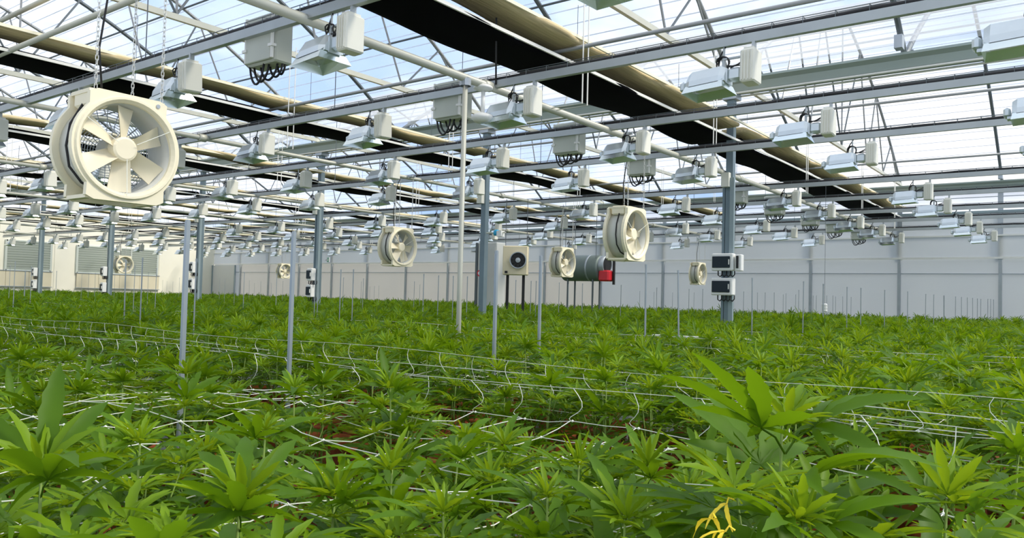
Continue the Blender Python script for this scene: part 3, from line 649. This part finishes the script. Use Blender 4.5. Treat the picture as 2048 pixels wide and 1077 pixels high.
p = on_u(657, 520, G1-0.03)
t = tag(empty('exit_sign', (p[0], p[1], EYE+p[2]), -0.3), 'small green exit sign hanging by the column', 'sign')
MB().rbox((0, 0, 0), (0.02, 0.10, 0.10), 0.003).build('sign_plate', M['white'], t)
MB().box((-0.012, 0, 0), (0.006, 0.085, 0.085)).build('green_field', M['green'], t)
m = MB()                                       # running figure and door pictogram
m.box((-0.017, -0.022, 0.0), (0.004, 0.016, 0.05)); m.box((-0.017, 0.012, 0.026), (0.004, 0.012, 0.012)); m.box((-0.017, 0.01, 0.005), (0.004, 0.014, 0.024)); m.box((-0.017, 0.018, -0.018), (0.004, 0.008, 0.022)); m.box((-0.017, 0.002, -0.018), (0.004, 0.008, 0.022))
m.build('pictogram', M['white'], t)
MB().tube([(0.01, 0.0, 0.0), (0.06, 0.30, 0.0)], 0.006, 5).build('bracket', M['dark_tube'], t)

p = on_u(993, 466, G1-0.03)
t = tag(empty('blue_valve', (p[0], p[1], EYE+p[2])), 'bright blue valve actuator next to the slim column under the lamps', 'valve')
MB().lathe([(0.0, -0.05), (0.04, -0.05), (0.055, -0.02), (0.055, 0.02), (0.035, 0.05), (0.0, 0.05)], 14).build('actuator', M['blue'], t, True)
MB().box((0.0, -0.09, -0.02), (0.10, 0.10, 0.10)).build('valve_box', M['white'], t)
MB().tube([(0, 0.22, 0.0), (0, -0.20, 0.0)], 0.012, 6).build('pipe_stub', M['pipe'], t)
p = on_z(1649, 616, 0.0); p = at(1649, 616, 12.0)
t = tag(empty('climate_sensor', (p[0], p[1], EYE+p[2])), 'small white climate sensor hanging on a thin wire above the right crop', 'sensor')
MB().rbox((0, 0, 0), (0.07, 0.07, 0.13), 0.012).build('sensor_case', M['white'], t)
for k in range(3): MB().lathe([(0.0, 0.0), (0.045, -0.004), (0.045, 0.004), (0.0, 0.008)], 12, 'z', (0, 0, -0.05+0.045*k)).build('shield_ring', M['white'], t)
MB().tube([(0, 0, 0.06), (0, 0, 1.95)], 0.003, 4).build('hanger_wire', M['dark_tube'], t)

# ------------------------------------------------------------------ benches, nets
BEDS = [(0.20, 2.22), (2.72, 5.05), (5.7, 7.8), (8.65, 10.3), (11.0, 12.9), (13.7, 15.6), (16.4, 18.3), (19.1, 21.6)]
BZ = -1.0
NB = len(BEDS)
for i, (a, b) in enumerate(BEDS):
    lb = 'long low growing bench, %s from the camera, hidden under the plants' % ordinal(i+1)
    t = tag(empty('growing_bench', ((a+b)/2, 15.0, 0)), lb, 'bench', 'growing benches')
    MB().box((0, 0, EYE+BZ-0.03), (b-a, 38.4, 0.04)).build('tray', M['bench'], t)
    for s in (-1, 1): MB().box((s*(b-a)/2, 0, EYE+BZ+0.0), (0.03, 38.4, 0.09)).build('side_rail', M['galv'], t)
    lm = MB().box((0, 0, (EYE+BZ-0.05)/2), (0.05, 0.05, EYE+BZ-0.05)).mesh('leg', M['galv'])
    for q in range(7):
        for s in (-1, 1): place('leg', lm, t, (s*((b-a)/2-0.1), -18.0+6.0*q, 0))
NZ = -0.432; CELL = 0.222
def net_z(u, a, b, v):
    e = min(u-a, b-u)
    base = NZ + 0.022*math.sin(2.3*u+1.7*v) + 0.018*math.sin(3.9*v-1.1*u)
    return base
def strand(pts, r): return MB().tube(pts, r, 4)
for i, (a, b) in enumerate(((0.20, 2.22), (3.0, 5.0), (5.85, 7.8))):
    fine = i < 2; rr = random.Random(40+i)
    t = tag(empty('trellis_net', ((a+b)/2, 0, EYE)), 'white string trellis net over the %s bed from the camera' % ordinal(i+1), 'net', 'trellis nets')
    um = (a+b)/2; nU = int(round((b-a)/CELL)); us = [a + (b-a)*j/nU for j in range(nU+1)]
    vlim = (-0.6, 7.0) if i == 0 else ((-1.5, 14.0) if i == 1 else (-2, 26))
    nV = int((vlim[1]-vlim[0])/CELL); vs_ = [vlim[0] + CELL*j for j in range(nV+1)]
    jit = {}
    for j, u in enumerate(us):
        for q, v in enumerate(vs_):
            z = net_z(u, a, b, v) + rr.uniform(-0.012, 0.012)
            jit[j, q] = (u - um + rr.uniform(-0.018, 0.018), v + rr.uniform(-0.02, 0.02), z)
    rad = 0.0014 if i == 0 else (0.0015 if i == 1 else 0.002)
    wire_z = -0.30
    m_all = MB()
    for j in range(len(us)):                   # strands along the rail direction
        pts = []
        for q in range(len(vs_)):
            pts.append(jit[j, q])
            if fine and q < len(vs_)-1:
                A, B = Vector(jit[j, q]), Vector(jit[j, q+1]); c_ = (A+B)/2; pts.append((c_.x + rr.uniform(-.006, .006), c_.y, c_.z - rr.uniform(0, .012)))
        if fine: strand(pts, rad).build('long_strand', M['string'], t)
        else: m_all.tube(pts, rad, 4)
    ew = {}
    for s, u in ((0, a), (1, b)):              # taut wires along both bed edges
        pts = [(u-um+0.01*math.sin(v*3), v, wire_z + 0.012*math.sin(v*2.1+i)) for v in vs_]
        ew[s] = pts
        w_ = strand(pts, rad*0.8)
        if fine: w_.build('edge_wire', M['string'], t)
        else: m_all.tube(pts, rad, 4)
    for q in range(len(vs_)):                  # strands across the bed, curling up to the edge wires
        pts = []
        for j in range(len(us)):
            pts.append(jit[j, q])
            if fine and j < len(us)-1:
                A, B = Vector(jit[j, q]), Vector(jit[j+1, q]); c_ = (A+B)/2; pts.append((c_.x, c_.y + rr.uniform(-.02, .02), c_.z - rr.uniform(-.005, .02)))
        lo, hi = ew[0][q], ew[1][q]
        dy = rr.uniform(-.05, .05)
        def curl(A, B, n=8):                   # slack string between an edge wire and the net
            A, B = Vector(A), Vector(B); am = rr.uniform(0.012, 0.03)
            return [tuple(A.lerp(B, k/n) + Vector((0, am*math.sin(2*math.pi*k/n + 0.4) + dy*0.6*math.sin(math.pi*k/n), -0.02*math.sin(math.pi*k/n)))) for k in range(n+1)]
        pts = curl(lo, pts[0]) + pts[1:-1] + curl(pts[-1], hi)
        if fine: strand(pts, rad).build('cross_strand', M['string'], t)
        else: m_all.tube(pts, rad, 4)
    if fine:
        km = MB()
        for (j, q), p in jit.items(): km.lathe([(0.0, -0.005), (0.0045, -0.002), (0.0045, 0.002), (0.0, 0.005)], 5, 'z', p)
        tag(km.build('knots', M['string'], t), kind='stuff')
    else: tag(m_all.build('net_mesh', M['string'], t), kind='stuff')
# loose support wires along the aisle side of the second bed
for q, (u, z) in enumerate(((2.98, -0.36), (3.0, -0.42), (2.95, -0.50))):
    tag(MB().tube([(u+0.01*math.sin(v), v, EYE+z+0.008*math.sin(1.3*v+q)) for v in np.linspace(-2, 14, 40)], 0.002, 4).build('support_wire', M['string']), '%s support wire along the front edge of the second bed' % ['top', 'middle', 'lowest'][q], 'wire', 'aisle support wires')
tag(MB().tube([(6.2, v, EYE-0.30+0.005*math.sin(v)) for v in np.linspace(2.2, 3.15, 8)], 0.008, 6).build('white_tube', M['white']), 'short white tube lying on the crop left of the broad column', 'tube')

# ------------------------------------------------------------------ stakes
ST = """376,443,1.05 588,465,1.0 1083,513,1.0 1364,541,.85 1294,530,.8 994,503,1.1 255,521,.8 286,517,.75 393,519,.8 682,540,.7 707,540,.7 631,547,.7 637,547,.6 51,543,1 30,524,.5 21,532,.4 64,534,.5
114,543,.5 164,549,.4 178,547,.4 191,547,.4 199,556,.4 230,549,.4 270,532,.5 297,545,.4 313,537,.5 326,561,.4 334,563,.4 346,564,.4 359,556,.4 440,558,.5 450,558,.5 470,552,.5 489,545,.6 499,562,.5 509,567,.5 522,564,.5 543,566,.5 554,548,.6
566,563,.5 687,556,.6 723,564,.5 727,558,.6 740,574,.6 749,573,.6 758,572,.6 829,564,.6 840,570,.6 848,549,.7 877,552,.7 907,553,.7 935,554,.7 1032,561,.7 1062,563,.7 1072,563,.7 1118,566,.6 1137,570,.6 1165,568,.7 1242,571,.7
1280,583,.6 1308,585,.6 1314,576,.7 1345,586,.6 1378,579,.7 1388,586,.6 1405,579,.7 1487,584,.7 1506,557,.75 1515,586,.7 1530,586,.7 1549,586,.7 1567,590,.7 1572,588,.7 1591,590,.7 1597,581,.7 1606,564,.7 1626,592,.7 1632,592,.7 1646,569,.9
1653,592,.7 1666,592,.7 1672,594,.7 1686,594,.7 1694,575,.75 1702,595,.7 1722,577,.8 1769,581,.8 1815,584,.8 1850,589,.8 1867,590,.8 1889,592,1.2 1910,594,.8 1923,595,.8 1935,596,.8 1946,597,.8 1954,598,.8 1961,599,.8 1975,599,.8 1981,599,.8 1987,600,.8"""
stk = []
for s in ST.split():
    x, y, w = s.split(','); stk.append((float(x), float(y), float(w)))
stk.sort()
big = {376: 'tall near grey stake, leftmost of the two closest to the camera', 588: 'tall near grey stake left of the blue-grey exit-sign column', 1083: 'thick grey stake left of the small fan and cylinder heater', 994: 'thick grey stake in front of the cream square heater', 1364: 'leaning grey stake left of the broad column', 1294: 'grey stake below the fan left of the broad column', 255: 'leaning grey stake in front of the distant louvre fan', 1646: 'thin stake beside the white climate sensor'}
n_far = 0
for (x, y, w) in stk:
    p = on_z(x, y, 0.25)
    if p[0] > 21.9: p = p*(21.9/p[0]); 
    if p[1] > 35.0: p = p*(35.0/p[1])
    d = float(np.dot(p, CF)); r_ = (0.0072 if w > 0.9 else 0.0082)*w
    lean = R.uniform(-0.012, 0.012) + (0.05 if x in (255, 1364) else 0) * (-1 if x == 255 else 1)
    foot = BZ if any(a < p[0] < b for a, b in BEDS) else -EYE
    t = empty('net_stake', (p[0], p[1], EYE+foot))
    t.rotation_euler = (-lean*math.cos(YAW), lean*math.sin(YAW), 0)
    if int(x) in big: lb = big[int(x)]
    else:
        n_far += 1; lb = 'thin upright grey stake in the crop, %s thin one from the left' % ordinal(n_far)
    tag(t, lb, 'stake', 'net stakes')
    h = p[2]-foot
    MB().box((0, 0, h/2), (2*r_, 2*r_, h)).build('stake_tube', M['stake'], t) if w > 0.9 else MB().tube([(0, 0, 0), (0, 0, h)], r_, 6).build('stake_tube', M['stake'], t)
    MB().lathe([(0.0, 0.006), (r_*1.25, 0.004), (r_*1.25, -0.02)], 6, 'z', (0, 0, h)).build('end_cap', M['stake'], t)

# ------------------------------------------------------------------ cannabis plants
def leaf_mesh(name, n, Lf, segs, seed, mat, pet=0.05, wid=0.115, droop=0.35, fold=0.35, petal_n=3):
    rr = random.Random(seed); mb = MB()
    mb.tube([(0, 0, 0), (pet*0.5, 0, 0.006), (pet, 0, 0.0)], 0.0016, petal_n, cap=False)
    half = (n-1)//2
    ang = {1: [0], 3: [-48, 0, 48], 5: [-82, -40, 0, 40, 82], 7: [-118, -72, -35, 0, 35, 72, 118], 9: [-140, -104, -66, -32, 0, 32, 66, 104, 140]}[n]
    ln = {3: [.72, 1, .72], 5: [.58, .86, 1, .86, .58], 7: [.36, .68, .92, 1, .92, .68, .36], 9: [.28, .5, .74, .94, 1, .94, .74, .5, .28]}[n]
    for a, f in zip(ang, ln):
        a = math.radians(a + rr.uniform(-6, 6)); l_ = Lf*f*rr.uniform(0.94, 1.06); ca, sa = math.cos(a), math.sin(a)
        dr_ = droop*rr.uniform(0.6, 1.4); up = rr.uniform(0.05, 0.22); base = len(mb.v)
        for s in range(segs+1):
            t_ = s/segs; x = l_*t_*(1-0.10*dr_*t_); z = l_*(up*t_ - dr_*0.75*t_*t_)
            w = wid*l_*1.9*(t_**0.75)*((1-t_)**0.85)
            if 0 < s < segs: w *= (1.10 if s % 2 else 0.90) if segs > 6 else 1.0
            w = max(w, 0.0006)
            px, py = pet + ca*x, sa*x
            mb.v += [(px - sa*w, py + ca*w, z + fold*w), (px, py, z), (px + sa*w, py - ca*w, z + fold*w)]
        for s in range(segs):
            b = base + 3*s; mb.f += [(b, b+1, b+4, b+3), (b+1, b+2, b+5, b+4)]
    return mb, mat
def finish(pack, name):
    mb, mat = pack; me = mb.mesh(name, mat, True); return me
FAN_N = [finish(leaf_mesh('leaf', 7 if q % 3 else 5, 0.145, 11, 100+q, M['leaf'], droop=[.35, .6, .2, .5, .75, .4][q], wid=[.150, .135, .16, .14, .15, .155][q]), 'leaf') for q in range(6)]
FAN_M = [finish(leaf_mesh('leaf', 7 if q % 3 else 5, 0.145, 5, 100+q, M['leaf'], droop=[.35, .6, .2, .5, .75, .4][q], wid=.14), 'leaf') for q in range(6)]
YNG_N = [finish(leaf_mesh('leaf', 5, 0.085, 8, 200+q, M['young'], pet=0.02, droop=[.1, .3, .5, .2][q], wid=.135, fold=.5), 'young_leaf') for q in range(4)]
YNG_P = [leaf_mesh('leaf', 5, 0.085, 4, 200+q, M['young'], pet=0.02, droop=[.1, .3, .5, .2][q], wid=.12, fold=.5, petal_n=3)[0] for q in range(4)]
FAN_P = [leaf_mesh('leaf', 5, 0.145, 4, 100+q, M['leaf'], droop=[.35, .6, .2, .5, .75, .4][q], wid=.135)[0] for q in range(6)]

def leaf_matrix(p, az, inc, sc, roll=0.0):
    return Matrix.Translation(p) @ Matrix.Rotation(az, 4, 'Z') @ Matrix.Rotation(-inc, 4, 'Y') @ Matrix.Rotation(roll, 4, 'X') @ Matrix.Scale(sc, 4)
def plant_spec(seed, h=0.38):
    """stem mesh builder + lists of (leaf kind index, matrix); z = 0 at the pot rim"""
    rr = random.Random(seed); st = MB(); fans = []; young = []
    lean = (rr.uniform(-.03, .03), rr.uniform(-.03, .03))
    def at_h(z): return Vector((lean[0]*z/h, lean[1]*z/h, z))
    st.tube([at_h(-0.06), at_h(h*.5), at_h(h*0.97)], [0.0055, 0.0045, 0.002], 5)
    az0 = rr.uniform(0, 6.28); nn = 6
    for i in range(nn):
        z = h*(0.22 + 0.66*i/(nn-1)); f = i/(nn-1)
        for s in (0, 1):
            az = az0 + i*math.pi/2*1.08 + s*math.pi + rr.uniform(-.25, .25)
            inc = 0.05 + 0.75*f + rr.uniform(-.2, .2)
            sc = (0.72 + 0.62*math.sin(math.pi*(0.25+0.55*(1-f))))*rr.uniform(0.85, 1.1)*0.80
            fans.append((rr.randrange(6), leaf_matrix(at_h(z), az, inc, sc, rr.uniform(-.25, .25))))
    for q in range(6):
        az = az0 + q*1.05 + rr.uniform(-.3, .3); young.append((rr.randrange(4), leaf_matrix(at_h(h*0.95), az, 0.55 + 0.5*(q % 2) + rr.uniform(-.15, .15), rr.uniform(.55, 1.0), 0)))
    for b in range(4):
        z = h*(0.20 + 0.14*b); az = az0 + 0.8 + b*math.pi/2*1.08 + (math.pi if b % 2 else 0); out = rr.uniform(.09, .14); top = h*(0.66 + 0.20*rr.random())
        A = at_h(z); B = Vector((A.x + out*math.cos(az), A.y + out*math.sin(az), top))
        Mid = A.lerp(B, .55); Mid.z -= 0.02
        st.tube([A, Mid, B], [0.0032, 0.0028, 0.0016], 4)
        for q in range(5):
            a2 = az + q*1.256 + rr.uniform(-.3, .3); young.append((rr.randrange(4), leaf_matrix(B, a2, 0.30 + 0.45*rr.random(), rr.uniform(.6, 1.05))))
        for q in (-1, 1):
            fans.append((rr.randrange(6), leaf_matrix(Mid.lerp(B, .5), az + q*1.2 + rr.uniform(-.3, .3), 0.25 + rr.uniform(-.2, .3), rr.uniform(.5, .72))))
    return st, fans, young
def join_leaves(lst, protos):
    mb = MB()
    for k, m4 in lst:
        pr = protos[k]; mb.add([tuple(m4 @ Vector(p)) for p in pr.v], pr.f)
    return mb
NVAR = 6
SPECS = []
for s in range(NVAR):
    st, fans, young = plant_spec(500+s)
    SPECS.append((st.mesh('stem', M['stem'], True), fans, young, join_leaves(young, YNG_P).mesh('side_shoots', M['young'], True)))
pot_mesh = MB().lathe([(0.0, -0.215), (0.075, -0.215), (0.098, -0.03), (0.108, -0.03), (0.110, 0.0), (0.100, 0.0), (0.096, -0.03), (0.0, -0.03)], 18).mesh('pot', M['pot'], True)
soil_mesh = MB().lathe([(0.0, -0.022), (0.05, -0.026), (0.097, -0.030)], 14).mesh('soil', M['soil'], True)
RIM = BZ + 0.215                               # pot rim over the eye

spots = []                                     # (u, v, scale, hero label)
HERO = [(1546, 815, 1.35, -0.18, 'tall plant with broad fan leaves at lower right, beside the yellow leaves'),
        (1604, 1020, 1.12, -0.30, 'plant with large spread leaf at the bottom edge, right of the yellow leaves'),
        (1869, 975, 1.15, -0.28, 'plant with upright pointed leaves near the lower right corner'),
        (440, 985, 1.15, -0.29, 'large-leaved plant at the bottom edge, left of centre'),
        (90, 935, 1.15, -0.28, 'large-leaved plant in the lower left corner'),
        (300, 1060, 1.0, -0.32, 'plant at the bottom edge between the two large-leaved plants at left'),
        (1144, 915, 0.95, -0.33, 'star-shaped plant just below the net edge, right of centre'),
        (1304, 925, 0.95, -0.33, 'plant with fingered leaves below the hanging net strings'),
        (1099, 975, 0.9, -0.34, 'small plant at bottom centre between net strings'),
        (1240, 1020, 1.0, -0.34, 'plant with a broad dark leaf at the bottom edge, right of centre'),
        (650, 980, 0.9, -0.35, 'small plant inside a net square, bottom left of centre'),
        (765, 925, 1.0, -0.32, 'bushy plant inside the net, centre left of the foreground'),
        (900, 1010, 0.9, -0.35, 'low plant at bottom centre left'),
        (270, 868, 1.0, -0.31, 'plant poking through the net at left, above the large-leaved one'),
        (515, 845, 1.0, -0.31, 'plant poking through the net below the two tall stakes'),
        (362, 738, 1.0, -0.27, 'plant hiding the foot of the leftmost tall stake'),
        (592, 768, 0.95, -0.30, 'plant hiding the foot of the tall stake left of the exit sign column'),
        (790, 768, 1.0, -0.30, 'pointed plant behind the net edge, right of the two tall stakes'),
        (2010, 880, 1.0, -0.31, 'plant at the right edge beside the curling net string')]
hero_pts = []
for x, y, sc, z, lb in HERO:
    p = on_z(x, y, z); hero_pts.append((p[0], p[1], z, sc, lb)); 
grid = []
rg = random.Random(99)
PIT = 0.272
for i, (a, b) in enumerate(BEDS):
    nrow = max(1, int(round((b-a)/PIT)))
    for j in range(nrow):
        u = a + (b-a)*(j+0.5)/nrow
        v = -3.2
        while v < 34.6:
            grid.append((u + rg.uniform(-.055, .055), v + (0.5*PIT if j % 2 else 0) + rg.uniform(-.06, .06), i, j)); v += PIT
posts_uv = [(on_z(x, y, .25)[0], on_z(x, y, .25)[1]) for x, y, w in stk if y < 535]
plants = []
for (u, v, z, sc, lb) in hero_pts: plants.append([u, v, z, sc, lb, 0, -1])
for (u, v, i, j) in grid:
    z = -0.295 + rg.uniform(-.09, .05) + (0.06*rg.random() if rg.random() < 0.12 else 0)
    if i > 0 and rg.random() < 0.06: continue
    if i == 0: z -= 0.15 - 0.06*min(1, max(0, (v-2.2)/1.5))
    if i == 1 and j == 0: z -= 0.08
    p = np.array([u, v, z]); x, y, d = project(p) if np.dot(p, CF) > 0.2 else (9e9, 9e9, -1)
    if d < 1.05: continue
    if i == 0 and any((u-h[0])**2 + (v-h[1])**2 < 0.21**2 for h in hero_pts): continue
    if any((u-q[0])**2 + (v-q[1])**2 < 0.13**2 for q in posts_uv): continue
    if x < -700 or x > 2750: continue
    plants.append([u, v, z, 1.0, None, i, j])
inview = []
rest = []
for P in plants:
    x, y, d = project(np.array(P[:3]))
    (inview if (-40 < x < 2090 and y < 1150) else rest).append((d, P))
inview.sort(key=lambda q: (q[1][4] is None, q[0]))
ind = inview[:300]; rest = inview[300:] + rest
BEDN = ['nearest bed', 'second bed', 'third bed', 'fourth bed']
rank = {}
for d, P in sorted(ind, key=lambda q: q[1][1]):
    key = (P[5], P[6]); rank[key] = rank.get(key, 0) + 1; P.append(rank[key])
for n_, (d, (u, v, z, sc, lb, bed, row, nth)) in enumerate(ind):
    stem, fans, young, shoots = SPECS[(n_*5 + n_//6) % NVAR]
    hgt = z - RIM; k = hgt/0.38; ks = sc*rg.uniform(0.9, 1.1)
    t = empty('cannabis_plant', (u, v, EYE+RIM), rg.uniform(0, 6.28))
    if lb is None: lb = 'young cannabis plant, %s from the right in the %s row of the %s' % (ordinal(nth), 'front' if row == 0 else ordinal(row+1), BEDN[min(bed, 3)])
    gr = 'young plants of the ' + BEDN[min(bed, 3)]
    tag(t, lb, 'plant', gr)
    p_ = place('pot', pot_mesh, t); place('soil', soil_mesh, p_)
    so = place('stem', stem, t); so.scale = (1, 1, k)
    near = n_ < 95
    S = Matrix.Diagonal((1, 1, k, 1))
    def adj(m4, f):
        loc = m4.to_translation(); m = m4.copy(); m.translation = Vector((loc.x*f, loc.y*f, loc.z*k)); r3 = m.to_3x3()*f
        return Matrix.Translation(m.translation) @ r3.to_4x4()
    for q, m4 in fans: place('fan_leaf', (FAN_N if near else FAN_M)[q], t, mat4=adj(m4, ks))
    if near:
        for q, m4 in young: place('young_leaf', YNG_N[q], t, mat4=adj(m4, ks))
    else:
        o = place('side_shoots', shoots, t); o.scale = (ks, ks, k); o['kind'] = 'stuff'

# the rest of the crop: thousands of the same plants, instanced as one object
src = bpy.data.collections.new('crop_source')
for s in range(NVAR):
    st, fans, young, shoots = SPECS[s]
    mb = join_leaves(fans, FAN_P); nf = len(mb.f)
    y2 = join_leaves(young, YNG_P); mb.add(y2.v, y2.f)
    me = bpy.data.meshes.new('crop_plant'); me.from_pydata(mb.v, [], mb.f); me.materials.append(M['leaf']); me.materials.append(M['young'])
    me.polygons.foreach_set('material_index', [0]*nf + [1]*(len(mb.f)-nf)); me.polygons.foreach_set('use_smooth', [True]*len(mb.f)); me.update()
    o = bpy.data.objects.new('crop_plant', me); src.objects.link(o)
pm = bpy.data.meshes.new('crop_points'); pm.from_pydata([(q[1][0], q[1][1], EYE+RIM) for q in rest], [], [])
for nm, ty in (('yaw', 'FLOAT'), ('size', 'FLOAT_VECTOR'), ('kind_index', 'INT')): pm.attributes.new(nm, ty, 'POINT')
pm.attributes['yaw'].data.foreach_set('value', [rg.uniform(0, 6.28) for _ in rest])
sv = []
for q in rest:
    f = rg.uniform(0.92, 1.15); sv += [f, f, (q[1][2]-RIM)/0.38]
pm.attributes['size'].data.foreach_set('vector', sv); pm.attributes['kind_index'].data.foreach_set('value', [rg.randrange(NVAR) for _ in rest])
crop = bpy.data.objects.new('crop_field', pm); C.objects.link(crop)
tag(crop, 'dense green cannabis crop filling the farther beds up to the walls', 'crop', kind='stuff')
ng = bpy.data.node_groups.new('crop_scatter', 'GeometryNodeTree')
ng.interface.new_socket('Geometry', in_out='INPUT', socket_type='NodeSocketGeometry'); ng.interface.new_socket('Geometry', in_out='OUTPUT', socket_type='NodeSocketGeometry')
gi, go = ng.nodes.new('NodeGroupInput'), ng.nodes.new('NodeGroupOutput')
ci = ng.nodes.new('GeometryNodeCollectionInfo'); ci.inputs['Collection'].default_value = src; ci.inputs['Separate Children'].default_value = True; ci.inputs['Reset Children'].default_value = True
ip = ng.nodes.new('GeometryNodeInstanceOnPoints'); ip.inputs['Pick Instance'].default_value = True
def named(nm, ty):
    a = ng.nodes.new('GeometryNodeInputNamedAttribute'); a.data_type = ty; a.inputs['Name'].default_value = nm; return next(q for q in a.outputs if q.enabled and q.name == 'Attribute')
cx_ = ng.nodes.new('ShaderNodeCombineXYZ')
ng.links.new(named('yaw', 'FLOAT'), cx_.inputs['Z']); ng.links.new(cx_.outputs[0], ip.inputs['Rotation'])
ng.links.new(named('size', 'FLOAT_VECTOR'), ip.inputs['Scale']); ng.links.new(named('kind_index', 'INT'), ip.inputs['Instance Index'])
ng.links.new(gi.outputs[0], ip.inputs['Points']); ng.links.new(ci.outputs[0], ip.inputs['Instance']); ng.links.new(ip.outputs[0], go.inputs[0])
md = crop.modifiers.new('scatter', 'NODES'); md.node_group = ng

# yellowed leaves fallen beside the tall plant
ym = leaf_mesh('leaf', 3, 0.045, 8, 5, M['yellow'], pet=0.012, droop=.9, wid=.16)[0].mesh('yellow_leaf', M['yellow'], True)
for n_, (x, y, z, rz, ry) in enumerate(((1468, 1000, -0.275, 2.4, 0.5), (1432, 1038, -0.28, 0.9, 0.3), (1470, 1062, -0.285, 2.0, 0.2))):
    p = on_z(x, y, z)
    o = place('yellow_leaf', ym, None, mat4=Matrix.Translation((p[0], p[1], EYE+p[2])) @ Matrix.Rotation(rz, 4, 'Z') @ Matrix.Rotation(ry, 4, 'Y'))
    tag(o, '%s yellow withered leaf beside the tall plant at lower right' % ['top', 'middle', 'lowest'][n_], 'leaf', 'yellowed leaves')
print('plants', len(ind), 'rest', len(rest), 'objects', len(bpy.data.objects))
